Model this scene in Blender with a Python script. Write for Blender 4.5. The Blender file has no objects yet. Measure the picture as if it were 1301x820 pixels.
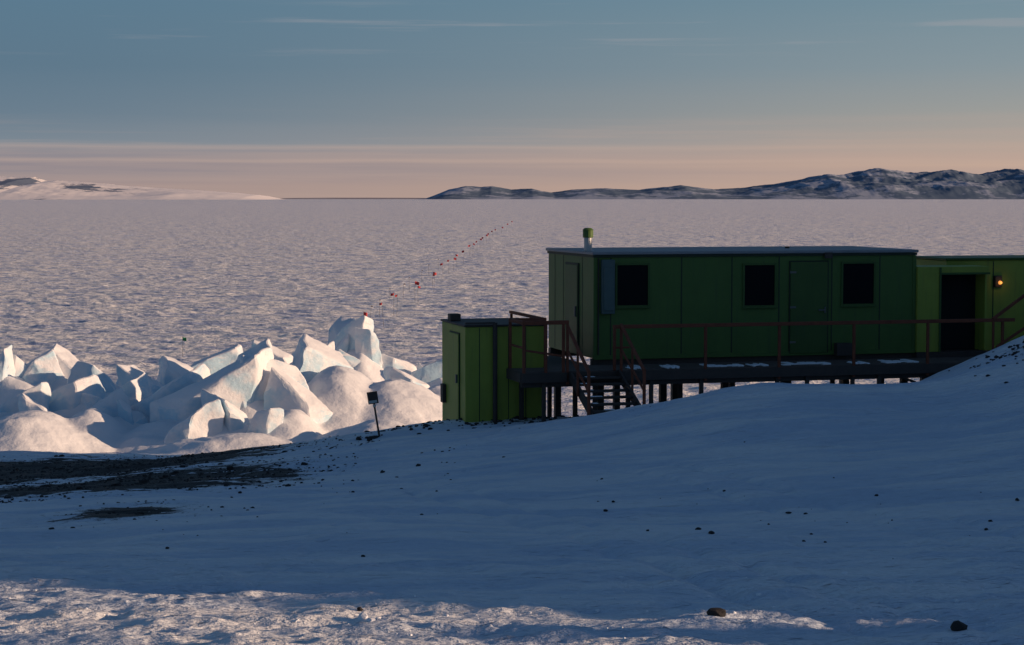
import bpy, bmesh, math, random
import numpy as np
from mathutils import Vector, Matrix
random.seed(4); rng=np.random.default_rng(7)
scene=bpy.context.scene
F=2530.0; CAMZ=8.0
# ------------------------------------------------------------ helpers
def lin(r,g,b):
    f=lambda c:(c/255/12.92) if c/255<=.04045 else ((c/255+.055)/1.055)**2.4
    return (f(r),f(g),f(b),1)
PERM=rng.permutation(256); ANG=np.arange(256)*2*np.pi/256
GX=np.cos(ANG);GY=np.sin(ANG)
def pn(x,y,seed=0):
    xi=np.floor(x).astype(np.int64); yi=np.floor(y).astype(np.int64)
    xf=x-xi; yf=y-yi
    u=xf*xf*xf*(xf*(xf*6-15)+10); v=yf*yf*yf*(yf*(yf*6-15)+10)
    def g(ix,iy,dx,dy):
        h=PERM[(PERM[(ix+seed*37)&255]+iy+seed*11)&255]
        return GX[h]*dx+GY[h]*dy
    a=g(xi,yi,xf,yf);b=g(xi+1,yi,xf-1,yf);c=g(xi,yi+1,xf,yf-1);d=g(xi+1,yi+1,xf-1,yf-1)
    return (a+(b-a)*u)+((c+(d-c)*u)-(a+(b-a)*u))*v
def fbm(x,y,o=4,seed=0,gain=.5):
    s=0;a=1
    for i in range(o):
        s=s+a*pn(x,y,seed+i); x=x*2.03+3.1;y=y*2.03+1.7;a*=gain
    return s
def ridged(x,y,o=3,seed=0):
    s=0;a=1
    for i in range(o):
        s=s+a*(1-2*np.abs(pn(x,y,seed+i))); x=x*2.1+5;y=y*2.1+2;a*=.5
    return s
def sstep(a,b,x):
    t=np.clip((x-a)/(b-a),0,1); return t*t*(3-2*t)
def blur1(A,s,ax):
    r=int(3*s)+1; k=np.exp(-.5*(np.arange(-r,r+1)/s)**2);k/=k.sum()
    P=np.pad(A,[(r,r) if i==ax else (0,0) for i in range(2)],mode='edge')
    return np.apply_along_axis(lambda m:np.convolve(m,k,'valid'),ax,P)
def blur(A,s): return blur1(blur1(A,s,0),s,1)
def grid_mesh(name,X,Y,Z,mat,attrs=None):
    n,m=X.shape
    co=np.stack([X,Y,Z],-1).reshape(-1,3).astype(np.float32)
    I=np.arange(n*m).reshape(n,m)
    q=np.stack([I[:-1,:-1],I[:-1,1:],I[1:,1:],I[1:,:-1]],-1).reshape(-1,4)
    a,b,c=co[q[0,0]],co[q[0,1]],co[q[0,2]]
    if np.cross(b-a,c-a)[2]<0: q=q[:,::-1]
    me=bpy.data.meshes.new(name); me.vertices.add(n*m); me.vertices.foreach_set('co',co.ravel())
    nf=len(q); me.loops.add(nf*4); me.loops.foreach_set('vertex_index',q.astype(np.int32).ravel())
    me.polygons.add(nf); me.polygons.foreach_set('loop_start',np.arange(0,nf*4,4,dtype=np.int32))
    me.polygons.foreach_set('loop_total',np.full(nf,4,dtype=np.int32))
    me.update(calc_edges=True); me.shade_smooth()
    if attrs:
        for k,v in attrs.items():
            at=me.attributes.new(k,'FLOAT','POINT'); at.data.foreach_set('value',v.astype(np.float32).ravel())
    ob=bpy.data.objects.new(name,me); scene.collection.objects.link(ob); me.materials.append(mat)
    return ob
# ------------------------------------------------------------ materials
class NT:
    def __init__(s,name):
        s.m=bpy.data.materials.new(name); s.m.use_nodes=True; s.t=s.m.node_tree; s.n=s.t.nodes; s.l=s.t.links
        s.b=s.n['Principled BSDF']
    def new(s,t,**k):
        n=s.n.new(t)
        for a,v in k.items(): setattr(n,a,v)
        return n
    def link(s,a,b): s.l.new(a,b)
    def coord(s,scale,rot=0):
        tc=s.new('ShaderNodeTexCoord'); mp=s.new('ShaderNodeMapping'); mp.inputs['Scale'].default_value=scale
        mp.inputs['Rotation'].default_value=(0,0,rot); s.link(tc.outputs['Object'],mp.inputs[0]); return mp.outputs[0]
    def noise(s,vec,scale,detail=4,rough=.5):
        n=s.new('ShaderNodeTexNoise'); n.inputs['Scale'].default_value=scale; n.inputs['Detail'].default_value=detail
        n.inputs['Roughness'].default_value=rough; s.link(vec,n.inputs['Vector']); return n.outputs[0]
    def math(s,op,a,b=None,clamp=False):
        n=s.new('ShaderNodeMath'); n.operation=op; n.use_clamp=clamp
        for i,v in enumerate((a,b)):
            if v is None: continue
            if isinstance(v,(int,float)): n.inputs[i].default_value=v
            else: s.link(v,n.inputs[i])
        return n.outputs[0]
    def mix(s,f,a,b):
        n=s.new('ShaderNodeMix'); n.data_type='RGBA'
        if isinstance(f,(int,float)): n.inputs[0].default_value=f
        else: s.link(f,n.inputs[0])
        for i,v in ((6,a),(7,b)):
            if isinstance(v,tuple): n.inputs[i].default_value=v
            else: s.link(v,n.inputs[i])
        return n.outputs[2]
    def rng(s,v,a,b,c=0,d=1):
        n=s.new('ShaderNodeMapRange'); n.inputs[1].default_value=a;n.inputs[2].default_value=b;n.inputs[3].default_value=c;n.inputs[4].default_value=d
        n.interpolation_type='SMOOTHSTEP'; s.link(v,n.inputs[0]); return n.outputs[0]
    def bump(s,h,strength,dist,prev=None):
        n=s.new('ShaderNodeBump'); n.inputs['Strength'].default_value=strength; n.inputs['Distance'].default_value=dist
        s.link(h,n.inputs['Height'])
        if prev is not None: s.link(prev,n.inputs['Normal'])
        return n.outputs[0]
def simple(name,col,rough=.6,var=.25,scale=3,metal=0,bumps=.15,spec=.5):
    t=NT(name); v=t.coord((1,1,1)); n=t.noise(v,scale,6,.6)
    d=tuple(c*(1-var) for c in col[:3])+(1,); u=tuple(min(1,c*(1+var)) for c in col[:3])+(1,)
    t.link(t.mix(n,d,u),t.b.inputs['Base Color']); t.b.inputs['Roughness'].default_value=rough; t.b.inputs['Metallic'].default_value=metal
    t.b.inputs['Specular IOR Level'].default_value=spec
    n2=t.noise(v,scale*12,3,.6); t.link(t.bump(n2,bumps,.01),t.b.inputs['Normal'])
    return t.m
# land snow with gravel
t=NT('snow_and_gravel'); v=t.coord((1,1,1)); vs=t.coord((.5,1.5,1),.15)
vg=t.coord((.4,1.5,1),.08); n1=t.math('ADD',t.math('MULTIPLY',t.noise(vg,1.3,8,.74),.65),t.math('MULTIPLY',t.noise(t.coord((.7,1.3,1),.3),5.5,5,.7),.35))
at=t.new('ShaderNodeAttribute'); at.attribute_name='gravel'
g=t.math('ADD',n1,at.outputs['Fac']); gf=t.rng(g,.93,.965)
nf=t.noise(v,22,4,.7)
gcol=t.mix(nf,(.010,.009,.010,1),(.060,.050,.048,1))
vl=t.coord((.22,1.1,1),.12)
scol=t.mix(t.rng(t.noise(vl,.9,7,.66),.38,.62),(.62,.70,.82,1),(.86,.87,.89,1))
nd=t.noise(v,9,5,.75); grit=t.math('MULTIPLY',t.rng(nd,.56,.66),t.rng(at.outputs['Fac'],.15,.42))
gf2=t.math('MAXIMUM',gf,t.math('MULTIPLY',grit,.85))
t.link(t.mix(gf2,scol,gcol),t.b.inputs['Base Color']); t.b.inputs['Roughness'].default_value=.65
t.b.inputs['Specular IOR Level'].default_value=.2
vw=t.coord((.45,1.2,1),.5)
b0=t.bump(t.noise(vw,1.1,5,.6),.9,.36); b1=t.bump(t.noise(vs,4.5,5,.65),.95,.14,b0); b2=t.bump(t.noise(v,26,3,.65),.4,.016,b1)
t.link(b2,t.b.inputs['Normal']); M_land=t.m
# sea ice
t=NT('sea_ice_snow'); v=t.coord((1,1,1)); vs=t.coord((.6,1.0,1),.35)
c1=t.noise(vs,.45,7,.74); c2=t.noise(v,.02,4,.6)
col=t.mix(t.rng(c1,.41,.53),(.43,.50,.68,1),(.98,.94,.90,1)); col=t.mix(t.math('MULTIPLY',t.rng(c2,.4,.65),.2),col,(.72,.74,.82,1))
t.link(col,t.b.inputs['Base Color']); t.b.inputs['Roughness'].default_value=.9; t.b.inputs['Specular IOR Level'].default_value=.08
b1=t.bump(t.noise(vs,.8,6,.66),.9,.85); b2=t.bump(t.noise(vs,5.0,4,.6),.6,.12,b1)
t.link(b2,t.b.inputs['Normal']); M_sea=t.m
# ridge ice
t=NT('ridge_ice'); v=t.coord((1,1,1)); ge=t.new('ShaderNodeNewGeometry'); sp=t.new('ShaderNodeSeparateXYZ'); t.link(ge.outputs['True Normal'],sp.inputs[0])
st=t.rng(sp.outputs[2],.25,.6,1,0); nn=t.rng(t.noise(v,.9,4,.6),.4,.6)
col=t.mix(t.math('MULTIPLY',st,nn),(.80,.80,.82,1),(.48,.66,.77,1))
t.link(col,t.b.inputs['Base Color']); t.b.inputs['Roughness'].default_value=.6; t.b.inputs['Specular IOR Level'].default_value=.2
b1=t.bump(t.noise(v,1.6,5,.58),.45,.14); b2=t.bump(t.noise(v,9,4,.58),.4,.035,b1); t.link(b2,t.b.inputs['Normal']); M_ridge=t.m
def mount_mat(name,rock,snow,lo,hi):  # distance haze is tinted into the base colours passed in
    t=NT(name); v=t.coord((1,1,1))
    at=t.new('ShaderNodeAttribute'); at.attribute_name='snow'
    nn=t.noise(v,.006,9,.72); f=t.rng(t.math('ADD',at.outputs['Fac'],nn),lo,hi)
    t.link(t.mix(f,rock,snow),t.b.inputs['Base Color']); t.b.inputs['Roughness'].default_value=1; t.b.inputs['Specular IOR Level'].default_value=0
    return t.m
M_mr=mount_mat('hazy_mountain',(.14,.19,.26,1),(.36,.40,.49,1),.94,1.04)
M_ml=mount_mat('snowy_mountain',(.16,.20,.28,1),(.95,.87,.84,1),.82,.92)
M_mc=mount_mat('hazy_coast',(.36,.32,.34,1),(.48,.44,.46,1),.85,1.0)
def paint(name,c):
    t=NT(name); v=t.coord((1,1,1)); n=t.noise(v,1.3,6,.6); vs=t.coord((6,6,.5)); n2=t.noise(vs,1.5,5,.6)
    a=tuple(x*.72 for x in c)+(1,); b=tuple(min(1,x*1.15) for x in c)+(1,)
    col=t.mix(n,a,b); col=t.mix(t.math('MULTIPLY',t.rng(n2,.5,.75),.45),col,(c[0]*.5+.02,c[1]*.45+.02,c[2]*.6+.02,1))
    t.link(col,t.b.inputs['Base Color']); t.b.inputs['Roughness'].default_value=.55; t.b.inputs['Specular IOR Level'].default_value=.2
    t.link(t.bump(t.noise(v,2.2,3,.5),.25,.02),t.b.inputs['Normal']); return t.m
M_green=paint('green_paint',(.080,.145,.038)); M_green2=paint('light_green_paint',(.27,.32,.055))
M_door=paint('door_green_paint',(.062,.112,.032))
M_seam=simple('seam_dark',(.018,.03,.014,1),.7)
M_glass=simple('dark_glass',(.006,.006,.008,1),.3,.2,2,0,.02,.08)
M_dark=simple('dark_interior',(.006,.006,.007,1),.9)
M_roof=simple('roof_metal_snow',(.22,.23,.25,1),.6)
M_rust=simple('rusty_steel',(.17,.055,.032,1),.8,.4,6,0,.3,.2)
M_steel=simple('dark_steel',(.045,.033,.028,1),.7,.4,4)
M_wood=simple('weathered_boards',(.09,.065,.055,1),.8,.4,5)
M_snow=simple('snow_dust',(.8,.82,.86,1),.8,.06,3,0,.6)
M_galv=simple('galvanised',(.40,.41,.41,1),.45,.15,6,.3)
M_galvd=simple('dull_metal',(.12,.13,.12,1),.5,.15,6,.3)
M_grayg=simple('grey_blue_box',(.06,.10,.10,1),.6)
M_rock=simple('basalt_rock',(.022,.02,.021,1),.9,.5,12,0,.8)
M_bamboo=simple('bamboo_pole',(.10,.07,.055,1),.8)
M_red=simple('red_flag_cloth',(.42,.035,.04,1),.8,.2,5); M_gf=simple('green_flag_cloth',(.02,.22,.10,1),.8,.2,5)
# ------------------------------------------------------------ land
xs=np.array([-60,-30,-16,-10,-5,-2.5,-1,1,3,5,7,9,11,13,16,20,24,30,60.])  # rightmost columns: unseen hill added to keep sun off huts and foreground
rows={
-60:[6,6,7,7,7.5,7.5,7.5,7.5,7.5,7.6,7.8,8,8.2,8.4,8.8,9.2,9.4,9.6,10],
-10:[5,5.5,6,6.3,6.5,6.5,6.5,6.5,6.5,6.6,6.8,7,7.2,7.4,7.8,8.6,9,9,9],
0:[4.5,5,5.8,6.1,6.2,6.3,6.3,6.3,6.3,6.4,6.5,6.6,6.8,7,7.4,8.0,8.6,8.6,8.6],
9:[3.6,4,4.8,5.1,5.25,5.3,5.3,5.3,5.3,5.35,5.4,5.5,5.8,6.2,6.8,7.6,8.8,8.6,8.5],
11.5:[3.3,3.7,4.4,4.7,4.9,4.97,5,5,5,5.05,5.1,5.2,5.5,5.9,6.5,7.5,8.8,8.6,8.5],
14:[3.1,3.5,4.15,4.45,4.62,4.68,4.72,4.72,4.72,4.76,4.85,5,5.3,5.8,6.5,7.6,8.85,8.8,8.7],
16:[2.95,3.35,3.9,4.2,4.42,4.48,4.5,4.5,4.5,4.55,4.65,4.8,5.1,5.6,6.5,8,10.0,10.2,10],
22:[2.4,2.8,3.5,3.8,3.9,3.95,3.95,3.95,4,4.05,4.15,4.3,4.6,5.2,6.2,8.2,10.9,10.8,10.6],
28:[1.8,2.2,2.9,3.2,3.35,3.45,3.5,3.5,3.55,3.6,3.7,3.9,4.3,5,6.2,8.4,11.1,11,10.6],
36:[1,1.4,2.2,2.5,2.75,2.9,3.02,3.15,3.38,3.6,3.75,3.95,4.4,5,6.3,8.6,11.4,11.2,10.6],
42:[.6,.9,1.7,1.95,2.4,2.75,2.9,3.2,3.66,4.24,4.1,4.05,4.95,5.5,6.6,8.8,11.6,11.2,10.6],
47:[.2,.6,1.45,1.6,2.25,2.65,2.8,2.8,2.85,2.95,3.05,3.35,4.3,5.2,6.6,8.6,11.6,11,10],
49:[.1,.5,1.35,1.4,1.8,2.1,2.4,2.5,2.6,2.7,2.8,3,3.7,4.5,5.9,8.2,11.2,10,9],
51:[0,.4,1.25,1.2,1.3,1.5,1.9,2.2,2.3,2.4,2.5,2.6,3.3,3.9,5,7.4,10.2,8.6,7],
52.5:[-.1,.3,1.15,1.1,1,1.2,1.5,1.8,1.9,2.1,2.2,2.4,2.7,3.1,3.8,5.4,7.8,5.5,4.5],
54:[-.3,.2,1,1,.9,1.0,1.2,1.5,1.7,1.9,2,2.1,2.2,2.3,2.6,3.2,3.9,3,2.6],
58:[-.8,-.3,.6,.55,.3,.2,.2,.3,.4,.5,.6,.8,1,1,1,1,1,1,1],
64:[-1.2]*19, 90:[-2]*19}
ry=np.array(sorted(rows)); T=np.array([rows[k] for k in ry],float)
gx=np.arange(-60,60.01,.25); gy=np.arange(-60,90.01,.25)
A=np.stack([np.interp(gx,xs,r) for r in T]); B=np.stack([np.interp(gy,ry,A[:,i]) for i in range(A.shape[1])],1)
B=blur(B,2.4)
def base_h(x,y):
    u=np.clip((x+60)/.25,0,len(gx)-1.001); v=np.clip((y+60)/.25,0,len(gy)-1.001)
    i=u.astype(int);j=v.astype(int);fu=u-i;fv=v-j
    return B[j,i]*(1-fu)*(1-fv)+B[j,i+1]*fu*(1-fv)+B[j+1,i]*(1-fu)*fv+B[j+1,i+1]*fu*fv
def land_h(x,y):
    x=np.asarray(x,float);y=np.asarray(y,float)
    h=base_h(x,y)
    r=np.hypot(x,y)
    fine=np.exp(-np.maximum(r-14,0)/10)
    h=h+.12*fbm(x*.22,y*.3,3,1)
    h=h+.065*fbm(x*.6+.3*y,y*1.5,3,5)
    rough=sstep(27,17,y)*sstep(-.25,.25,fbm(x*.35,y*.5,2,9)+.2)
    h=h+rough*(.075*ridged(x*.6+.3*y,y*2.0,3,12)*.6+.055*fbm(x*2.2,y*5,3,15))
    h=h+.014*fbm(x*4,y*6,2,20)*fine
    for off in (0,.9,4.2,5.1):
        cx=-1.0+off+(30-y)*.28+.25*np.sin(y*.3)
        h=h-.06*np.exp(-((x-cx)/.13)**2)*sstep(13,17,y)*sstep(38,32,y)
    # footprints crossing the slope towards the stairs
    for k_ in range(46):
        ty=17+k_*.58; tx=-3.2+.115*(ty-17)+(.13 if k_%2 else -.13)+.15*math.sin(ty*.7)
        h=h-.05*np.exp(-((x-tx)/.09)**2-((y-ty)/.17)**2)
    h=h+sstep(15,22,x)*(.30*fbm(x*.35,y*.6,3,30)+.12*fbm(x*1.1,y*1.6,2,33))
    h=h+sstep(20,23,x)*sstep(6,8,y)*sstep(18,16,y)*.85*(pn(x*.05,y*1.15,36)+.5*pn(x*.1,y*2.7,37))  # unseen hill crest made wavy so foreground sunlight breaks into streaks
    return h
def angs(dense,nd,nc):
    a=np.linspace(-dense,dense,nd); b=np.linspace(dense,360-dense,nc)[1:]
    return np.radians(np.concatenate([a,b]))
al=angs(18,800,280); rr=np.concatenate([np.geomspace(.6,9,40)[:-1],np.geomspace(9,66,680),np.geomspace(66,400,30)[1:]])
R,AA=np.meshgrid(rr,al,indexing='ij'); X=R*np.sin(AA);Y=R*np.cos(AA)
Z=land_h(X,Y)
def gravel_mask(x,y):
    m=.57*np.exp(-(((x+10)/6.5)**2+((y-47)/8)**2)**1.6)
    m=np.maximum(m,.56*np.exp(-(((x+7.4)/4.6)**2+((y-38.5)/4.8)**2)**1.6))
    m=np.maximum(m,.46*np.exp(-((x+5.5)/4)**2-((y-50)/3.0)**2))
    m=np.maximum(m,.55*np.exp(-((x+6.0)/1.6)**2-((y-30.5)/2.4)**2))
    m=np.maximum(m,.45*np.exp(-((x+.3)/2.2)**2-((y-46.6)/1.6)**2))
    m=np.maximum(m,.50*np.exp(-((x-11.6)/1.5)**2-((y-42.5)/2.5)**2))
    m=np.maximum(m,.22*sstep(14,20,x))
    return m+.03
land=grid_mesh('snowy_ground',X,Y,Z,M_land,{'gravel':gravel_mask(X,Y)})
def on_ground(px,py):
    k=(px-650.5)/F; q=(py-252)/F
    d=np.arange(10,64,.04); z=CAMZ-q*d; h=land_h(k*d,d)
    i=int(np.argmax(h-z>=0)) if (h>=z).any() else int(np.argmax(h-z))
    return float(k*d[i]),float(d[i]),float(h[i])
# ------------------------------------------------------------ sea ice
al=angs(20,800,140); rr=np.concatenate([np.linspace(30,60,12)[:-1],np.geomspace(60,900,860)[:-1],np.geomspace(900,70000,140)])
R,AA=np.meshgrid(rr,al,indexing='ij'); X=R*np.sin(AA);Y=R*np.cos(AA)
u=X*.82-Y*.57; w=X*.57+Y*.82
amp=np.exp(-R/900)
Z=(.06*ridged(u*.10,w*.22,3,40)+.14*fbm(u*.5,w*1.0,3,44)+.12*ridged(u*.33,w*.7,2,52)*sstep(-.2,.5,fbm(X*.05,Y*.05,2,58))+.10*fbm(X*.05,Y*.06,3,48))*amp
Z+= .35*np.maximum(0,fbm(X*.06,Y*.08,4,60)-.3)*np.exp(-R/400)
chunk=np.maximum(0,fbm(X*.35,Y*.35,3,66)-.5)*np.maximum(0,fbm(X*.03,Y*.03,2,67)+.15)
Z+=chunk*1.2*np.exp(-R/350)
Z-=.12
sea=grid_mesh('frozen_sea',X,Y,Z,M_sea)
# ------------------------------------------------------------ pressure ridge: wind drifts + broken slabs
ridge_e=bpy.data.objects.new('ice_pressure_ridge',None); scene.collection.objects.link(ridge_e)
x1=np.arange(-34,2,.08); y1=np.arange(57,92,.09); X,Y=np.meshgrid(x1,y1)
H=np.full(X.shape,-.6)
def px2x(px,d): return (px-650.5)/F*d
for px,d,sx,sy,h in [(432,69,2.2,3.8,2.2),(500,69,2.6,4,1.75),(560,73,1.8,4,1.1),(480,63,3.0,2.5,.9),(300,62,4,2.2,.6),(30,63.5,2.3,3,1.2),(110,65,1.6,2.6,1.0),
        (220,76,9,6,1.0),(-120,68,5,5,1.4),(-220,72,5,5,1.5),(370,64.5,1.3,2.6,1.1),(215,65,2.2,2.5,.8)]:
    cx=px2x(px,d); H=np.maximum(H,-.6+(h+.6)*np.exp(-((X-cx)/sx)**2-((Y-d)/sy)**2))
H=H+.20*fbm(X*.4,Y*.4,3,70)
slabs=[(350,67,1.2,1.2,6,2.35,-.10,-.32),(262,67,1.5,1.4,22,2.0,.55,-.2),(206,68.5,1.3,1.2,26,1.55,.45,-.25),(300,64.6,.9,.8,-24,1.35,-.4,-.4),(402,71,.85,1.3,-18,2.6,-.6,-.1),
 (320,73,.7,.9,30,2.45,.45,-.1),(290,71,1.0,1,18,2.1,.5,-.1),(424,80,.7,.6,25,2.3,.9,-.2),(446,80,.75,.6,-22,2.9,.35,-.5),(466,79.3,.5,.4,35,2.6,-.6,-.5),(434,80.9,.5,.6,40,2.9,.6,.2),(455,78.6,.75,.45,12,1.6,-.6,-.6),
 (1,74,.32,.5,10,2.2,1.1,-.2),(22,75,.75,.7,30,1.7,-.7,-.2),(52,75,.85,.7,28,1.8,.6,-.2),(80,76,.85,.7,-25,1.95,-.6,-.2),(112,74,.75,.8,18,1.6,-.6,-.2),
 (165,71,1.1,1.0,15,1.2,.5,-.25),(192,72,.9,1.0,-20,1.6,-.5,-.1),(136,67,1.0,.8,28,1.15,.5,-.3),(90,69,1.1,.8,8,1.5,.4,-.3),
 (335,63.8,.6,.6,-35,1.0,.4,-.4),(385,66,.8,.9,-30,1.7,-.6,-.3),(240,64,.9,.7,24,1.0,.45,-.4),(520,75,.9,.7,10,1.35,-.4,-.1),(540,79,1.1,.7,-10,1.4,.3,-.1),(500,80,1.0,.8,20,1.4,-.3,-.1),(380,76,1.0,.7,20,2.05,.4,-.1),(350,78,1.0,.7,-20,2.15,-.4,-.1),(260,76,1.1,.9,20,1.9,.4,-.1),(225,74,.9,.8,-25,1.7,-.5,-.1),(20,68,.9,.6,14,1.3,.5,-.4),(55,66.5,.8,.6,-20,1.05,-.5,-.4)]
for i in range(80):
    px=rng.uniform(-330,560); d=rng.uniform(65,84); s=rng.uniform(.16,.62)
    if 395<px<575 and d<75: continue
    slabs.append((px,d,s*rng.uniform(.9,1.9),s*rng.uniform(.5,1.2),rng.uniform(-45,45),rng.uniform(.3,1.15)+(.5 if px<120 else 0)*rng.random(),rng.uniform(-1.0,1.0),rng.uniform(-.7,.1)))
S_=np.full(X.shape,-5.); en=.2*fbm(X*.8,Y*.8,3,80)
for px,d,hx,hy,rot,zt,gx_,gy_ in slabs:
    cx=px2x(px,d); a=math.radians(rot); U=(X-cx)*math.cos(a)+(Y-d)*math.sin(a); V=-(X-cx)*math.sin(a)+(Y-d)*math.cos(a)
    e=np.hypot(np.maximum(np.abs(U)-hx*.75,0),np.maximum(np.abs(V)-hy*.75,0))+en
    S_=np.maximum(S_,zt*.72-.26+.7*gx_*U+.5*gy_*V-1.25*np.maximum(e,0))
k=.12; m_=np.maximum(H,S_); H=m_+k*np.log(np.exp((H-m_)/k)+np.exp((S_-m_)/k))
H=blur(H,1.8)
edge=sstep(57,60,Y)*sstep(92,86,Y)*sstep(-34,-30,X)*sstep(2,-1.5,X)
H=H+.12*ridged(X*.35+.35*Y,Y*.5-.1*X,3,90)-.12+.02*fbm(X*3,Y*3,3,95)
H=H*edge-1.0*(1-edge)
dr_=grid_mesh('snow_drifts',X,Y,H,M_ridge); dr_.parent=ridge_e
bm=bmesh.new()
for si,(px,d,hx,hy,rot,zt,gx_,gy_) in enumerate(slabs):
    cx=px2x(px,d); a=math.radians(rot); n=rng.integers(5,8); ang0=rng.uniform(0,6.28); b2=bmesh.new()
    lean=rng.uniform(-.45,.45,2); zc=zt-.9-rng.uniform(0,.6)*min(1,hx)
    for kk in range(n):
        th=ang0+2*math.pi*(kk+rng.uniform(-.38,.38))/n
        c,s=math.cos(th),math.sin(th); q=max(abs(c),abs(s))**.6
        U=hx*1.06*c/q*rng.uniform(.75,1.14); V=hy*1.06*s/q*rng.uniform(.75,1.14)
        zt_=zt+gx_*U+gy_*V+rng.uniform(-.10,.08)*min(1,hx)
        for (f_,z_,l) in ((.88,zt_,1),(1.03,zt_-.34*min(1,hx)*rng.uniform(.4,1.7),.8),(1.16,zc+rng.uniform(-.2,.2),.2),(1.12,-.8,0)):
            uu=U*f_;vv=V*f_
            b2.verts.new((cx+uu*math.cos(a)-vv*math.sin(a)+lean[0]*l*hx,d+uu*math.sin(a)+vv*math.cos(a)+lean[1]*l*hy,z_))
    bmesh.ops.convex_hull(b2,input=b2.verts)
    bmesh.ops.delete(b2,geom=[v for v in b2.verts if not v.link_faces],context='VERTS')
    bmesh.ops.dissolve_limit(b2,angle_limit=math.radians(10),verts=b2.verts,edges=b2.edges)
    bmesh.ops.bevel(b2,geom=b2.edges[:]+b2.verts[:],offset=.04*min(1.2,.4+hx*.7),segments=1,affect='EDGES',profile=.5,clamp_overlap=True)
    bmesh.ops.triangulate(b2,faces=b2.faces)
    for _ in range(3):
        es=[e for e in b2.edges if e.calc_length()>.22]
        if es: bmesh.ops.subdivide_edges(b2,edges=es,cuts=1); bmesh.ops.triangulate(b2,faces=b2.faces)
    tmp=bpy.data.meshes.new('t'); b2.to_mesh(tmp); bm.from_mesh(tmp); b2.free(); bpy.data.meshes.remove(tmp)
bm.verts.ensure_lookup_table(); P=np.array([v.co[:] for v in bm.verts])
A1=.11
dx=A1*fbm(P[:,1]*.9+P[:,2],P[:,2]*1.2,4,101); dz=A1*fbm(P[:,0]*.9,P[:,1]*.9+P[:,2],4,104); dy=A1*fbm(P[:,0]*1.0,P[:,2]*1.1,4,108)
for v,a_,b_,c_2 in zip(bm.verts,dx,dy,dz): v.co+=Vector((a_,b_,c_2))
for f in bm.faces: f.smooth=True
me=bpy.data.meshes.new('ice_slabs'); bm.to_mesh(me); bm.free(); me.materials.append(M_ridge)
me.set_sharp_from_angle(angle=math.radians(22))
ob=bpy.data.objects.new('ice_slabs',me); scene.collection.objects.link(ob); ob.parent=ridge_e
# ------------------------------------------------------------ mountains
def mountain(name,prof,D,depth,mat,seed,rough,snowf):
    px=np.linspace(prof[0][0],prof[-1][0],900); hh=np.interp(px,[p[0] for p in prof],[(252-p[1])/F*D for p in prof])
    rw=np.linspace(-1,1,110); PX,RW=np.meshgrid(px,rw)
    Yd=D+RW*depth; Xd=(PX-650.5)/F*D
    sh=np.clip(1-np.abs(RW)**1.1,0,1)
    n=ridged(Xd/1300,Yd/1300,6,seed)
    nl=fbm(Xd/700,Yd/700,6,seed+7,.6)
    Hh=hh[None,:]*(sh*(1+rough*.7*(n-.6)*(1-sh)*2)+ .16*rough*nl*sh)
    return grid_mesh(name,Xd,Yd,Hh-14*(1-sh)-2,mat,{'snow':snowf(Xd,Yd,sh,nl,PX)})
pr=[(540,252),(555,246),(572,239),(592,235),(612,237),(625,236),(650,240),(675,239),(700,243),(730,240),(770,238),(810,240),(860,236),(900,240),(940,238),(965,235),(985,233),(1010,229),(1035,224),(1060,225),(1085,219),(1110,217),(1140,221),(1165,219),(1200,217),(1225,223),(1250,220),(1275,214),(1300,217),(1350,213),(1450,222),(1600,235),(1750,252)]
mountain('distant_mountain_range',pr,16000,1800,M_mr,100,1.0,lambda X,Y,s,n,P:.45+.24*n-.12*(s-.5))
pl=[(-400,240),(-250,226),(-100,218),(0,222),(20,223),(45,224),(60,229),(75,228),(110,230),(150,233),(200,237),(250,240),(300,243),(330,246),(352,251),(360,252)]
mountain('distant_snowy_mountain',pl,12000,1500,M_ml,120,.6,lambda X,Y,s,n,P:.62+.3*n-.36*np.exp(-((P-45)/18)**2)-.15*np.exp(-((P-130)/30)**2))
pc=[(340,252),(352,250.6),(380,250.2),(470,249.8),(540,250.2),(560,252)]
mountain('distant_low_coast',pc,17000,700,M_mc,140,.6,lambda X,Y,s,n,P:.3+.3*n)
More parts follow.
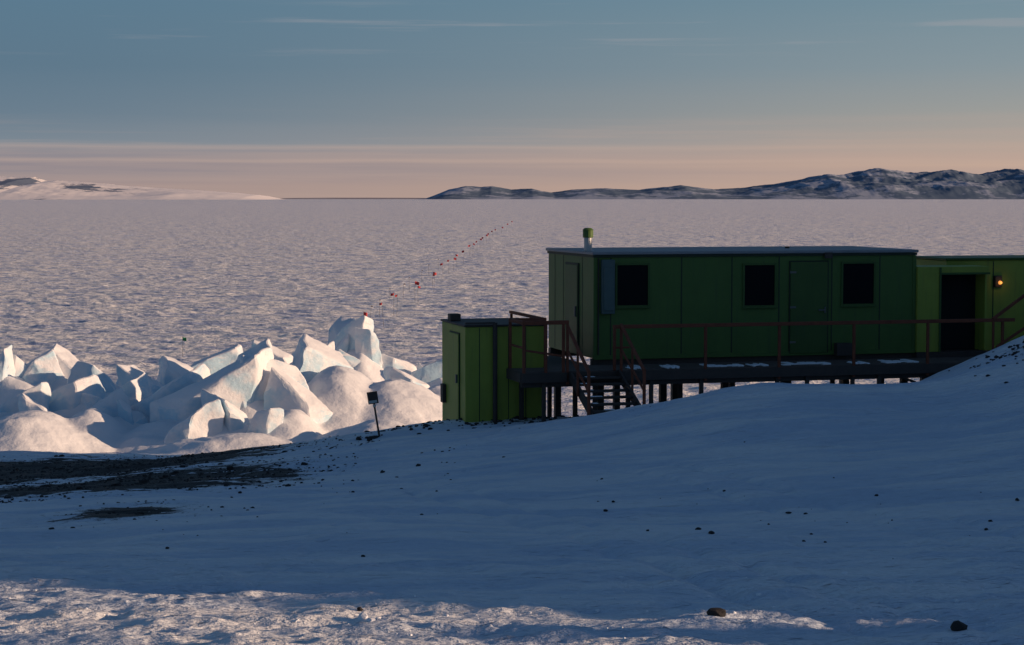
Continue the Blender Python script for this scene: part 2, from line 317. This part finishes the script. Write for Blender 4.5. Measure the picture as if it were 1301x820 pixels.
# ------------------------------------------------------------ building helpers
def new_empty(name,loc,rotz=0):
    e=bpy.data.objects.new(name,None); e.location=loc; e.rotation_euler=(0,0,rotz); e.empty_display_size=.5; scene.collection.objects.link(e); return e
class Part:
    def __init__(s,name,parent,mat): s.name=name;s.p=parent;s.m=mat;s.v=[];s.f=[]
    def box(s,x0,x1,y0,y1,z0,z1):
        b=len(s.v)
        for z in (z0,z1):
            s.v+=[(x0,y0,z),(x1,y0,z),(x1,y1,z),(x0,y1,z)]
        s.f+=[tuple(b+i for i in q) for q in ((3,2,1,0),(4,5,6,7),(0,1,5,4),(1,2,6,5),(2,3,7,6),(3,0,4,7))]
        return s
    def beam(s,a,b,w,h=None):
        h=h or w; a=Vector(a);b=Vector(b); d=(b-a).normalized(); up=Vector((0,0,1)) if abs(d.z)<.95 else Vector((0,1,0))
        sx=d.cross(up).normalized(); sy=sx.cross(d).normalized(); n=len(s.v)
        for p in (a,b):
            for i,j in ((-1,-1),(1,-1),(1,1),(-1,1)): s.v.append(tuple(p+sx*i*w/2+sy*j*h/2))
        s.f+=[tuple(n+i for i in q) for q in ((0,1,2,3),(7,6,5,4),(1,0,4,5),(2,1,5,6),(3,2,6,7),(0,3,7,4))]
        return s
    def cyl(s,a,b,r,r2=None,n=14):
        r2=r if r2 is None else r2; a=Vector(a);b=Vector(b); d=(b-a).normalized(); up=Vector((0,0,1)) if abs(d.z)<.9 else Vector((0,1,0))
        sx=d.cross(up).normalized(); sy=sx.cross(d); k=len(s.v)
        for p,q in ((a,r),(b,r2)):
            for i in range(n):
                t=2*math.pi*i/n; s.v.append(tuple(p+sx*q*math.cos(t)+sy*q*math.sin(t)))
        for i in range(n): s.f.append((k+i,k+(i+1)%n,k+n+(i+1)%n,k+n+i))
        s.f.append(tuple(k+i for i in reversed(range(n)))); s.f.append(tuple(k+n+i for i in range(n))); return s
    def done(s,bevel=.012):
        me=bpy.data.meshes.new(s.name); me.from_pydata(s.v,[],s.f); me.validate(); me.update(); me.materials.append(s.m)
        o=bpy.data.objects.new(s.name,me); scene.collection.objects.link(o)
        if s.p is not None: o.parent=s.p
        if bevel:
            m=o.modifiers.new('bevel','BEVEL'); m.width=bevel; m.segments=2; m.limit_method='ANGLE'
        bm=bmesh.new(); bm.from_mesh(me); bmesh.ops.recalc_face_normals(bm,faces=bm.faces); bm.to_mesh(me); bm.free()
        return o
C0=(1.94,47.0); ROT=math.radians(15); c_,s_=math.cos(ROT),math.sin(ROT)
def S(px,yl=0):
    k=(px-650.5)/F; return (k*(C0[1]+c_*yl)-(C0[0]-s_*yl))/(c_-s_*k)
def dep(x,yl): return C0[1]+s_*x+c_*yl
def Zp(py,x,yl=0): return CAMZ-(py-252)/F*dep(x,yl)
def world(x,yl): return C0[0]+c_*x-s_*yl, C0[1]+s_*x+c_*yl
def gz(x,yl):
    a,b=world(x,yl); return float(land_h(a,b))
L=S(1163); W=3.9; ZT=6.66; ZB=4.2
hut=new_empty('station_hut',(C0[0],C0[1],0),ROT)
Part('walls',hut,M_green).box(0,L,0,W,ZB,ZT).done(.02)
Part('roof',hut,M_roof).box(-.06,L+.06,-.07,W+.07,ZT+.003,ZT+.075).done(.02)
rt=Part('roof_trim',hut,M_seam); rt.box(-.03,L+.03,-.035,-.004,ZT-.06,ZT); rt.box(-.035,-.004,0,W,ZT-.06,ZT); rt.done(.004)
sk=Part('floor_skid',hut,M_steel); sk.box(-.02,L+.02,.05,.25,ZB-.22,ZB-.003); sk.box(-.02,L+.02,W-.25,W-.05,ZB-.22,ZB-.003)
for i in range(6):
    x=.2+i*(L-.4)/5
    for yy in (.15,W-.15): sk.box(x-.08,x+.08,yy-.08,yy+.08,gz(x,yy)-.3,ZB-.224)
sk.done(.01)
se=Part('panel_seams',hut,M_seam)
for px in (776,866,930,990,1057,1118):
    x=S(px); se.box(x-.014,x+.014,-.006,.01,ZB+.05,ZT-.07)
for yy in (.95,2.55,3.3): se.box(-.006,.01,yy-.014,yy+.014,ZB+.05,ZT-.07)
se.done(0)
ct=Part('corner_trim',hut,M_green)
ct.box(-.02,.06,-.02,-.001,ZB,ZT-.065); ct.box(-.02,-.001,.0,.07,ZB,ZT-.065); ct.box(L-.07,L+.02,-.02,-.001,ZB,ZT-.065); ct.box(-.012,L+.012,-.028,-.021,ZB-.02,ZB+.08); ct.done(.004)
wg=Part('window_glass',hut,M_glass); wf=Part('window_frames',hut,M_door)
for a,b,p,q in ((784,823,337,388),(946,984,337,388),(1071,1110,335,386)):
    x0,x1=S(a),S(b); xm=(x0+x1)/2; z1=Zp(p,xm); z0=Zp(q,xm)
    wg.box(x0,x1,-.008,.02,z0,z1)
    for bx in ((x0-.05,x0,z0-.05,z1+.05),(x1,x1+.05,z0-.05,z1+.05),(x0+.001,x1-.001,z1,z1+.05),(x0+.001,x1-.001,z0-.05,z0)):
        wf.box(bx[0],bx[1],-.035,.015,bx[2],bx[3])
    wf.box(x0-.07,x1+.07,-.06,-.036,z0-.075,z0-.03)
wg.done(0); wf.done(.005)
dr=Part('doors',hut,M_door); df=Part('door_frames',hut,M_seam); dh=Part('door_handles',hut,M_galvd)
x0,x1=S(1004),S(1051); z1=Zp(333,x0); z0=ZB+.03
dr.box(x0,x1,-.045,.01,z0,z1)
df.box(x0-.03,x0-.004,-.03,.012,z0,z1+.03); df.box(x1+.004,x1+.03,-.03,.012,z0,z1+.03); df.box(x0-.003,x1+.003,-.03,.012,z1+.004,z1+.03)
dh.beam((x1-.25,-.075,z0+1.05),(x1-.06,-.075,z0+1.05),.035); dh.box(x1-.09,x1-.05,-.072,-.046,z0+.98,z0+1.12)
for zz in (.25,1.1,1.95): dh.box(x0-.02,x0+.14,-.056,-.047,z0+zz,z0+zz+.05)
dr.box(-.045,.01,1.25,2.25,z0,z0+2.15); df.box(-.03,.012,1.2,1.245,z0,z0+2.2); df.box(-.03,.012,2.255,2.3,z0,z0+2.2); df.box(-.03,.012,1.246,2.254,z0+2.155,z0+2.2)
dh.box(-.09,-.046,1.3,1.36,z0+.9,z0+1.15)
dr.done(.008); df.done(.003); dh.done(.004)
gb=Part('wall_cabinet',hut,M_grayg); x0,x1=S(763),S(779); gb.box(x0,x1,-.16,-.002,Zp(399,0),Zp(330,0)); gb.box(x0+.03,x1-.03,-.19,-.161,Zp(395,0),Zp(340,0)); gb.done(.03)
ch=Part('chimney',hut,M_galv); cx=S(747,.6); ch.cyl((cx,.6,ZT+.05),(cx,.6,ZT+.42),.095); ch.cyl((cx,.6,ZT+.076),(cx,.6,ZT+.1),.16,.12); ch.done(.005)
cc=Part('chimney_cowl',hut,M_green); cc.cyl((cx,.6,ZT+.40),(cx,.6,ZT+.58),.125); cc.cyl((cx,.6,ZT+.581),(cx,.6,ZT+.63),.14,.08); cc.done(.005)
ex=Part('roof_fittings',hut,M_steel); ex.box(S(1046),S(1056),-.09,-.071,ZT-.12,ZT+.02); ex.cyl((S(1000,2),2,ZT+.07),(S(1000,2),2,ZT+.12),.06); ex.beam((S(760),-.03,ZB+.1),(S(760),-.03,ZT-.08),.03)
ex.box(S(1060),S(1080),-.22,-.03,Zp(452,6),Zp(436,6)); ex.done(.005)
# vestibule
va=Part('vestibule_walls',hut,M_green2); a0=L+.02; a1=S(1257,-.1); zt=Zp(339,a0); o0=S(1196,-.1)
va.box(a0,o0,-.1,1.1,ZB,zt); va.box(o0+.001,a1,-.1,-.0,zt-.16,zt); va.box(a1-.05,a1,.001,1.1,ZB,zt-.162); va.box(o0+.001,a1-.001,.001,1.1,zt-.16,zt-.003); va.done(.01)
vd=Part('vestibule_shade_panel',hut,M_dark); vd.box(o0+.001,a1-.052,.5,.55,ZB,zt-.162); vd.box(o0+.002,o0+.04,.0,.5,ZB,zt-.17); vd.done(0)  # near-black panel and lining paint the shade inside the doorway
vf=Part('vestibule_floor',hut,M_steel); vf.box(a0,a1,-.1,1.1,ZB-.15,ZB-.004); vf.done(.005)
vt=Part('vestibule_trim',hut,M_door); vt.box(o0-.05,o0,-.13,-.101,ZB,zt-.02); vt.box(o0-.05,a1+.02,-.13,-.101,zt-.2,zt-.1501) ; vt.done(.004)
# second hut
hut2=new_empty('station_hut',(C0[0],C0[1],0),ROT)
b0=S(1203,1.2); b1=b0+4.6; zt2=Zp(331,b0,1.2)
Part('walls',hut2,M_green2).box(b0,b1,1.2,3.2,ZB-.1,zt2).done(.02)
Part('roof',hut2,M_door).box(b0-.05,b1+.05,1.14,3.26,zt2+.003,zt2+.06).done(.02)
s2=Part('panel_seams',hut2,M_seam)
for q in (1.3,2.55,3.6): s2.box(b0+q,b0+q+.025,1.193,1.21,ZB,zt2-.03)
s2.done(0)
l2=Part('floor_legs',hut2,M_steel)
for q in (.3,2.2,4.2):
    for yy in (1.4,3.0): l2.box(b0+q-.08,b0+q+.08,yy-.08,yy+.08,gz(b0+q,yy)-.3,ZB-.103)
l2.done(.01)
lx=S(1267,1.2); lz=Zp(358,lx,1.2)
lb=Part('lamp_housing',hut2,M_steel); lb.box(lx-.1,lx+.1,1.10,1.199,lz-.14,lz+.16); lb.done(.02)
te=NT('lamp_glow'); te.b.inputs['Base Color'].default_value=(.9,.5,.15,1); te.b.inputs['Emission Color'].default_value=(1,.36,.07,1); te.b.inputs['Emission Strength'].default_value=.9
lg=Part('lamp_lens',hut2,te.m); lg.cyl((lx+.03,1.098,lz-.02),(lx+.03,1.03,lz-.02),.055,.035); lg.done(.01)
ld=bpy.data.lights.new('lamp_bulb','POINT'); ld.energy=.35; ld.color=(1,.55,.2); ld.shadow_soft_size=.04
lo=bpy.data.objects.new('lamp_bulb',ld); lo.location=(lx+.03,.95,lz-.02); lo.parent=hut2; scene.collection.objects.link(lo)
# ------------------------------------------------------------ storage shed
shed=new_empty('storage_shed',(C0[0],C0[1],0),ROT)
y0=-.18; sx0=S(591,y0); sx1=S(692,y0); zt=Zp(416,sx0,y0); zb=zt-2.45; sw=2.4
Part('walls',shed,M_green2).box(sx0,sx1,y0,y0+sw,zb,zt).done(.02)
p=Part('roof_edge',shed,M_steel); p.box(sx0-.03,sx1+.03,y0-.03,y0+sw+.03,zt+.003,zt+.05); p.done(.01)
p=Part('panel_seams',shed,M_seam); 
for px in (609,646,668): p.box(S(px,y0)-.009,S(px,y0)+.009,y0-.006,y0+.01,zb,zt-.02)
p.done(0)
p=Part('drain_pipe',shed,M_steel); p.cyl((S(628,y0),y0-.07,zb),(S(628,y0),y0-.07,zt+.1),.055); p.beam((S(628,y0),y0-.07,zt+.09),(S(590,y0),y0-.07,zt+.09),.05); p.done(.004)
p=Part('door',shed,M_green2); p.box(sx0-.04,sx0+.01,y0+.55,y0+1.45,zb+.15,zt-.2); p.done(.01)
p=Part('door_frame',shed,M_seam); p.box(sx0-.025,sx0+.01,y0+.52,y0+.546,zb+.15,zt-.17); p.box(sx0-.025,sx0+.01,y0+1.454,y0+1.48,zb+.15,zt-.17); p.box(sx0-.025,sx0+.01,y0+.547,y0+1.453,zt-.196,zt-.17); p.done(.003)
p=Part('door_handle',shed,M_galvd); p.box(sx0-.09,sx0-.041,y0+.6,y0+.66,zb+1.1,zb+1.3); p.done(.004)
p=Part('roof_vent',shed,M_steel); p.box(sx0+.0,sx0+.26,y0+1.5,y0+1.8,zt+.051,zt+.22); p.done(.02)
p=Part('wall_box',shed,M_steel); p.box(sx0-.09,sx0-.001,y0+1.95,y0+2.2,zb+.5,zb+.95); p.done(.01)
# ------------------------------------------------------------ deck with railings and stairs
deck=new_empty('access_deck',(C0[0],C0[1],0),ROT)
DZ=ZB-.14; FY=-1.55; dl=S(664,FY); drr=S(1290,FY)
bd=Part('deck_boards',deck,M_wood)
n=9
for i in range(n):
    ya=FY+(-.06-FY)*i/n; yb=FY+(-.06-FY)*(i+1)/n-.012
    bd.box(dl if yb<-.25 else -1.3,drr,ya,yb,DZ-.05,DZ)
for i in range(16):
    ya=-.05+i*.19; bd.box(-1.22,-.1,ya,ya+.178,DZ-.05,DZ)
bd.done(.004)
fs=Part('deck_frame',deck,M_steel)
fs.box(dl-.03,drr+.03,FY-.06,FY-.004,DZ-.24,DZ-.02); fs.box(dl,drr,-.5,-.4,DZ-.24,DZ-.053); fs.box(dl,drr,FY+.1,FY+.18,DZ-.36,DZ-.245)
fs.box(dl-.05,dl-.002,FY,-.3,DZ-.24,DZ-.01); fs.box(-1.28,-1.225,-.05,3,DZ-.24,DZ-.01)
for i in range(22):
    x=dl+.1+i*(drr-dl-.2)/21; fs.box(x-.03,x+.03,FY,-.52,DZ-.18,DZ-.053)
legs=[S(p_,FY) for p_ in (692,757,829,893,990,1028,1086,1120,1184,1240)]
for x in legs:
    fs.box(x-.045,x+.045,FY+.02,FY+.095,gz(x,FY)-.3,DZ-.02)
for x in np.linspace(dl+.3,drr-.3,10):
    fs.box(x-.05,x+.05,-.4+.003,-.31,gz(x,-.35)-.3,DZ-.053)
fs.beam((S(1140,FY),FY+.2,DZ-.25),(S(1170,FY),FY+.2,gz(S(1170,FY),FY)),.06)
for x in (-1.2,-.3): fs.box(x-.05,x+.05,2.7,2.8,gz(x,2.7)-.3,DZ-.053)
fs.done(.004)
sn=Part('snow_on_deck',deck,M_snow)
for px0,px1 in ((805,822),(850,868),(905,950),(960,980),(1000,1060),(1090,1108),(1130,1172)):
    x0,x1=S(px0,FY),S(px1,FY); k=6
    for i in range(k):
        t0=x0+(x1-x0)*i/k; hgt=.012+.02*random.random(); sn.box(t0,t0+(x1-x0)/k-.0,FY+.03+.3*random.random(),FY+.4+.5*random.random(),DZ+.002,DZ+hgt+.003*i)
sn.done(.008)
rl=Part('railing',deck,M_rust); RH=1.0
x_a=S(779,FY); x_b=S(1290,FY)
rl.beam((x_a,FY,DZ+RH),(x_b,FY,DZ+RH),.075,.085); 
rl.beam((x_a,FY,DZ+.52),(S(800,FY),FY,DZ+.52),.045)
for px in (781,897,991,1086,1180,1275): x=S(px,FY); rl.box(x-.032,x+.032,FY-.036,FY+.03,DZ-.3 if px!=781 else DZ,DZ+RH-.045)
lx0=dl+.03; lx1=S(716,FY)
rl.beam((lx0-.05,FY,DZ+RH+.12),(lx1+.12,FY,DZ+RH+.12),.09,.09); rl.beam((lx0,FY,DZ+RH+.12),(lx0,-.35,DZ+RH+.12),.08,.08); rl.beam((lx0,-.35,DZ+RH+.12),(-1.3,-.35,DZ+RH+.12),.08,.08)
rl.beam((lx0,FY,DZ+.55),(lx0,-.35,DZ+.55),.05); rl.beam((lx0,FY,DZ+.5),(lx1,FY,DZ+.35),.05)
for x,y in ((lx0,FY),(lx0,-.35),((lx0+lx1)/2+.05,FY),(lx1,FY),(-1.3,-.35)): rl.box(x-.032,x+.032,y-.032,y+.032,DZ-.25,DZ+RH+.08)
rl.beam((-1.3,-.35,DZ+RH+.12),(-1.3,2.8,DZ+RH+.12),.07); 
for y in (.9,2.7): rl.box(-1.33,-1.27,y-.03,y+.03,DZ,DZ+RH+.08)
xr=S(1262,FY)
rl.beam((xr,FY-.03,DZ+RH+.03),(xr+1.6,FY-.03,DZ+RH+1.1),.07); rl.beam((xr+.1,FY-.03,DZ+.35),(xr+1.7,FY-.03,DZ+1.3),.06); rl.box(xr-.03,xr+.03,FY-.07,FY-.037,DZ,DZ+RH)
rl.done(.01)
st=Part('stairs',deck,M_steel); q0=S(724,FY); q1=S(786,FY); NS=6; run=.27; gzb=gz((q0+q1)/2,FY-NS*run)
rise=(DZ-gzb)/ (NS+.3)
for i in range(1,NS+1):
    z=DZ-i*rise; st.box(q0+.03,q1-.03,FY-.05-i*run,FY-.05-(i-1)*run-.03,z-.045,z)
e=(FY-.05-NS*run,DZ-(NS+.3)*rise)
for x in (q0,q1): st.beam((x,FY-.03,DZ-.08),(x,e[0],e[1]-.02),.05,.22)
st.done(.005)
ss=Part('snow_on_stairs',deck,M_snow)
for i in range(1,NS+1):
    z=DZ-i*rise; a_=q0+.1+.25*random.random(); ss.box(a_,a_+.12+.2*random.random(),FY-.0-i*run,FY-.05-(i-1)*run-.1,z+.002,z+.015)
ss.done(.006)
hr=Part('stair_handrails',deck,M_rust)
for x in (q0-.06,q1+.06):
    hr.beam((x,FY,DZ+RH+.05),(x,e[0],e[1]+RH-.1),.065); hr.beam((x,FY,DZ+.5),(x,e[0],e[1]+.45),.045)
    hr.beam((x,e[0],e[1]-.2),(x,e[0],e[1]+RH-.06),.065); hr.beam((x,FY-.03,DZ-.3),(x,FY-.03,DZ+RH+.06),.06)
    hr.beam((x,(FY+e[0])/2,(DZ+e[1])/2-.1),(x,(FY+e[0])/2,(DZ+e[1])/2+RH-.03),.05)
hr.done(.01)
# ------------------------------------------------------------ sign post
X0,Y0,Z0=on_ground(481,556); print('sign',X0,Y0,Z0)
sg=new_empty('marker_sign',(X0,Y0,Z0)); sg.rotation_euler=(0,math.radians(-9),math.radians(-8))
p=Part('post',sg,M_steel); p.cyl((0,0,-.3),(0,0,1.0),.026,.022,10); p.done(0)
p=Part('sign_plate',sg,M_steel); p.box(-.12,.12,-.055,-.024,.76,1.04); p.done(.008)
p=Part('plate_label',sg,M_galv); p.box(-.10,.09,-.059,-.0552,.78,.84); p.done(0)
p=Part('bracket',sg,M_galv); p.box(-.03,.03,-.023,.03,.68,.74); p.done(.003)
# ------------------------------------------------------------ flags
def flag(px,py,mat,hgt,size,side,d=None):
    d=d or (CAMZ-hgt)*F/(py-252); x=px2x(px,d)
    e=new_empty('marker_flag',(x,d,0),random.uniform(-.4,.4)); e.rotation_euler.y=random.uniform(-.08,.08)
    r=.008
    p=Part('pole',e,M_bamboo); p.cyl((0,0,-.4),(0,0,hgt),r,r*.8,8); p.done(0)
    p=Part('flag_cloth',e,mat); n=6; v=[];f=[]
    for i in range(n+1):
        t=i/n
        for zz in (0,1):
            v.append((side*(t*size),.09*math.sin(t*5+px)*t*1.5,hgt-.02-size*.8*(1-zz)-t*size*.25+(0)))
    for i in range(n): a=2*i; f.append((a,a+1,a+3,a+2))
    p.v=v;p.f=f; o=p.done(0); m=o.modifiers.new('s','SOLIDIFY'); m.thickness=.006
for px,py,s in [(461,396,.26),(487,384,.17),(500,372,.21),(504,374,.17),(527,357,.32),(531,363,.18),(549,345,.28),(551,348,.18),(563,334,.24),(570,330,.22),(576,327,.28),(580,323,.24),(589,318,.30),(597,311,.28),(601,309,.26),(606,306,.28),(610,303,.28),(614,301,.32),(618,298,.3),(622,296,.32),(626,293,.3),(630,291,.32),(637,288,.32),(644,284,.32),(650,281,.32)]:
    flag(px,py,M_red,1.5,s,random.choice((-1,1)))
for px,py in [(470,388),(482,380),(494,366),(512,360),(520,352),(536,343),(545,336),(557,329)]:
    flag(px,py,M_bamboo,1.2,.08,1)
flag(231,428,M_gf,1.0,.22,1)
# ------------------------------------------------------------ stones
bm=bmesh.new(); bmesh.ops.create_icosphere(bm,subdivisions=2,radius=1); IV=np.array([v.co[:] for v in bm.verts]); IF=np.array([[v.index for v in f.verts] for f in bm.faces]); bm.free()
def stones(name,pts,mat,flat=.65,sink=.12):
    V=[];Fs=[];n=0
    zs=land_h(np.array([p[0] for p in pts]),np.array([p[1] for p in pts]))
    for (x,y,s),z in zip(pts,zs):
        o=rng.uniform(0,50,3); q=IV.copy()
        q*=(1+.55*pn(q[:,0]*1.3+o[0],q[:,1]*1.3+q[:,2]+o[1],3)+.3*pn(q[:,2]*2+o[2],q[:,0]*2+o[1],5))[:,None]
        q=np.round(q*3.2)/3.2*.5+q*.5
        a=rng.uniform(0,6.3); sc=s*rng.uniform(.7,1.3,3)*np.array([1,1,flat]); q=q*sc
        xx=q[:,0]*math.cos(a)-q[:,1]*math.sin(a)+x; yy=q[:,0]*math.sin(a)+q[:,1]*math.cos(a)+y
        V.append(np.stack([xx,yy,q[:,2]+z+sink*s],1)); Fs.append(IF+n); n+=len(IV)
    V=np.concatenate(V);Fs=np.concatenate(Fs); me=bpy.data.meshes.new(name); me.from_pydata(V.tolist(),[],Fs.tolist()); me.update(); me.materials.append(mat)
    o=bpy.data.objects.new(name,me); scene.collection.objects.link(o); return o
pts=[]
xx=rng.normal(-8.5,5,11000); yy=rng.normal(42,7,11000); mm=gravel_mask(xx,yy); nn_=fbm(xx*.4,yy*1.5,3,200)
for x,y,m,q in zip(xx,yy,mm,nn_):
    if y<58 and q*.9+m>.46: pts.append((x,y,rng.uniform(.01,.03)*(1+1.5*(rng.random()<.03))))
for i in range(200):
    pts.append((rng.normal(.0,1.5),rng.normal(46.3,.8),rng.uniform(.02,.06)))
for i in range(220):
    x,y=rng.normal(11.5,.8),rng.normal(42.4,1.4); pts.append((x,y,rng.uniform(.015,.055)))
for i in range(26):
    pts.append(tuple(on_ground(rng.uniform(820,1300),rng.normal(665,28))[:2])+(.008+.03*rng.random()**3,))
for i in range(30):
    pts.append(tuple(on_ground(rng.uniform(20,450),rng.uniform(600,690))[:2])+(.008+.03*rng.random()**3,))
for px,py,s in ((455,783,.03),(889,676,.035),(770,652,.03),(1052,693,.03),(1005,655,.035),(1027,656,.03),(531,594,.05),(455,560,.08),(468,561,.07),(474,558,.09),(640,583,.03),(260,590,.06),(640,534,.09),(655,530,.1),(672,527,.1),(385,592,.06),(290,597,.07)):
    pts.append(on_ground(px,py)[:2]+(s,))
stones('scattered_stones',pts,M_rock)
for px,py,s in ((914,786,.062),(1224,805,.07)):
    stones('rock',[on_ground(px,py)[:2]+(s,)],M_rock)
pts=[]
for i in range(150):
    px=rng.uniform(0,1300); py=rng.uniform(735,818)
    pts.append(on_ground(px,py)[:2]+(.006+.016*rng.random()**2,))
for px,py,s in ((1078,733,.05),(1222,769,.035),(460,790,.05),(470,795,.045),(68,700,.035)): pts.append(on_ground(px,py)[:2]+(s,))
stones('snow_chunks',pts,M_snow,.6,-.1)
# ------------------------------------------------------------ sun, sky, camera
EL=11.0; AZ=97.0
to=Vector((math.cos(math.radians(EL))*math.sin(math.radians(AZ)),math.cos(math.radians(EL))*math.cos(math.radians(AZ)),math.sin(math.radians(EL))))
sd=bpy.data.lights.new('sun','SUN'); sd.energy=5.0; sd.angle=math.radians(.5); sd.color=(1,.68,.44)
so=bpy.data.objects.new('sun',sd); so.rotation_euler=to.to_track_quat('Z','Y').to_euler(); so.location=(40,-20,40); scene.collection.objects.link(so)
w=bpy.data.worlds.new('World'); scene.world=w; w.use_nodes=True; nt=w.node_tree; N=nt.nodes; Lk=nt.links; N.clear()
out=N.new('ShaderNodeOutputWorld'); bg=N.new('ShaderNodeBackground'); bg2=N.new('ShaderNodeBackground'); mx=N.new('ShaderNodeMixShader')
sky=N.new('ShaderNodeTexSky'); sky.sky_type='NISHITA'; sky.sun_disc=False; sky.sun_elevation=math.radians(EL); sky.sun_rotation=math.radians(AZ); sky.air_density=1.0; sky.dust_density=.3; sky.ozone_density=3.5
bg.inputs[1].default_value=.084; Lk.new(sky.outputs[0],bg.inputs[0])
tc=N.new('ShaderNodeTexCoord'); sp=N.new('ShaderNodeSeparateXYZ'); Lk.new(tc.outputs['Generated'],sp.inputs[0])
def M(op,a,b=None,c=None,clamp=False):
    n=N.new('ShaderNodeMath'); n.operation=op; n.use_clamp=clamp
    for i,v in enumerate((a,b,c)):
        if v is None: continue
        if isinstance(v,(int,float)): n.inputs[i].default_value=v
        else: Lk.new(v,n.inputs[i])
    return n.outputs[0]
def MR(v,a,b,c=0,d=1):
    n=N.new('ShaderNodeMapRange'); n.interpolation_type='SMOOTHSTEP'
    for i,q in enumerate((a,b,c,d)): n.inputs[i+1].default_value=q
    Lk.new(v,n.inputs[0]); return n.outputs[0]
def noise(scale,sc,det=5,rg=.55,loc=(0,0,0)):
    mp=N.new('ShaderNodeMapping'); mp.inputs['Scale'].default_value=sc; mp.inputs['Location'].default_value=loc; Lk.new(tc.outputs['Generated'],mp.inputs[0])
    n=N.new('ShaderNodeTexNoise'); n.inputs['Scale'].default_value=scale; n.inputs['Detail'].default_value=det; n.inputs['Roughness'].default_value=rg; Lk.new(mp.outputs[0],n.inputs[0]); return n.outputs[0]
nz=noise(5,(1,1,22),6,.6)
zz=M('ADD',sp.outputs[2],M('MULTIPLY',M('SUBTRACT',nz,.5),.006))
f=M('MULTIPLY',zz,10.0,clamp=True)
def ramp(stops):
    r=N.new('ShaderNodeValToRGB'); els=r.color_ramp.elements
    els[0].position=stops[0][0]; els[0].color=lin(*stops[0][1]); els[1].position=stops[-1][0]; els[1].color=lin(*stops[-1][1])
    for p_,c in stops[1:-1]: e_=els.new(p_); e_.color=lin(*c)
    Lk.new(f,r.inputs[0]); return r.outputs[0]
rL=ramp([(0,(166,146,141)),(.06,(163,144,141)),(.13,(142,134,140)),(.17,(140,133,140)),(.185,(164,149,147)),(.20,(143,137,143)),(.235,(139,138,145)),(.25,(157,149,150)),(.27,(124,136,147)),(.42,(106,126,142)),(.65,(94,120,139)),(1,(91,122,143))])
rR=ramp([(0,(198,167,146)),(.06,(197,167,147)),(.12,(188,162,148)),(.16,(199,170,151)),(.2,(190,165,150)),(.27,(181,164,152)),(.42,(160,159,154)),(.65,(138,152,158)),(1,(117,143,156))])
mc=N.new('ShaderNodeMix'); mc.data_type='RGBA'; Lk.new(MR(sp.outputs[0],-.28,.36),mc.inputs[0]); Lk.new(rL,mc.inputs[6]); Lk.new(rR,mc.inputs[7])
wn=noise(6,(1,1,30),7,.6,(3,1,0)); wm=M('MULTIPLY',MR(wn,.54,.70),MR(zz,.065,.08)); wm=M('MULTIPLY',M('MULTIPLY',wm,MR(zz,.10,.09)),.28)
m2=N.new('ShaderNodeMix'); m2.data_type='RGBA'; Lk.new(wm,m2.inputs[0]); Lk.new(mc.outputs[2],m2.inputs[6]); m2.inputs[7].default_value=lin(170,165,168)
wn2=noise(3,(1,1,40),6,.6,(7,2,0)); m3=N.new('ShaderNodeMix'); m3.data_type='RGBA'; Lk.new(M('MULTIPLY',MR(wn2,.45,.62),M('MULTIPLY',MR(zz,.045,.03),.25)),m3.inputs[0]); Lk.new(m2.outputs[2],m3.inputs[6]); m3.inputs[7].default_value=lin(188,163,151)
Lk.new(m3.outputs[2],bg2.inputs[0]); bg2.inputs[1].default_value=1.0
Lk.new(MR(sp.outputs[2],.10,.22),mx.inputs[0]); Lk.new(bg2.outputs[0],mx.inputs[1]); Lk.new(bg.outputs[0],mx.inputs[2]); Lk.new(mx.outputs[0],out.inputs[0])
cd=bpy.data.cameras.new('camera'); cd.sensor_width=36; cd.lens=F/1301*36; cd.clip_start=.1; cd.clip_end=120000
co=bpy.data.objects.new('camera',cd); co.location=(0,0,CAMZ); co.rotation_euler=(math.radians(90)-math.atan(158/F),0,0); scene.collection.objects.link(co); scene.camera=co
scene.view_settings.view_transform='Standard'; scene.view_settings.look='None'; scene.view_settings.exposure=0; scene.view_settings.gamma=1
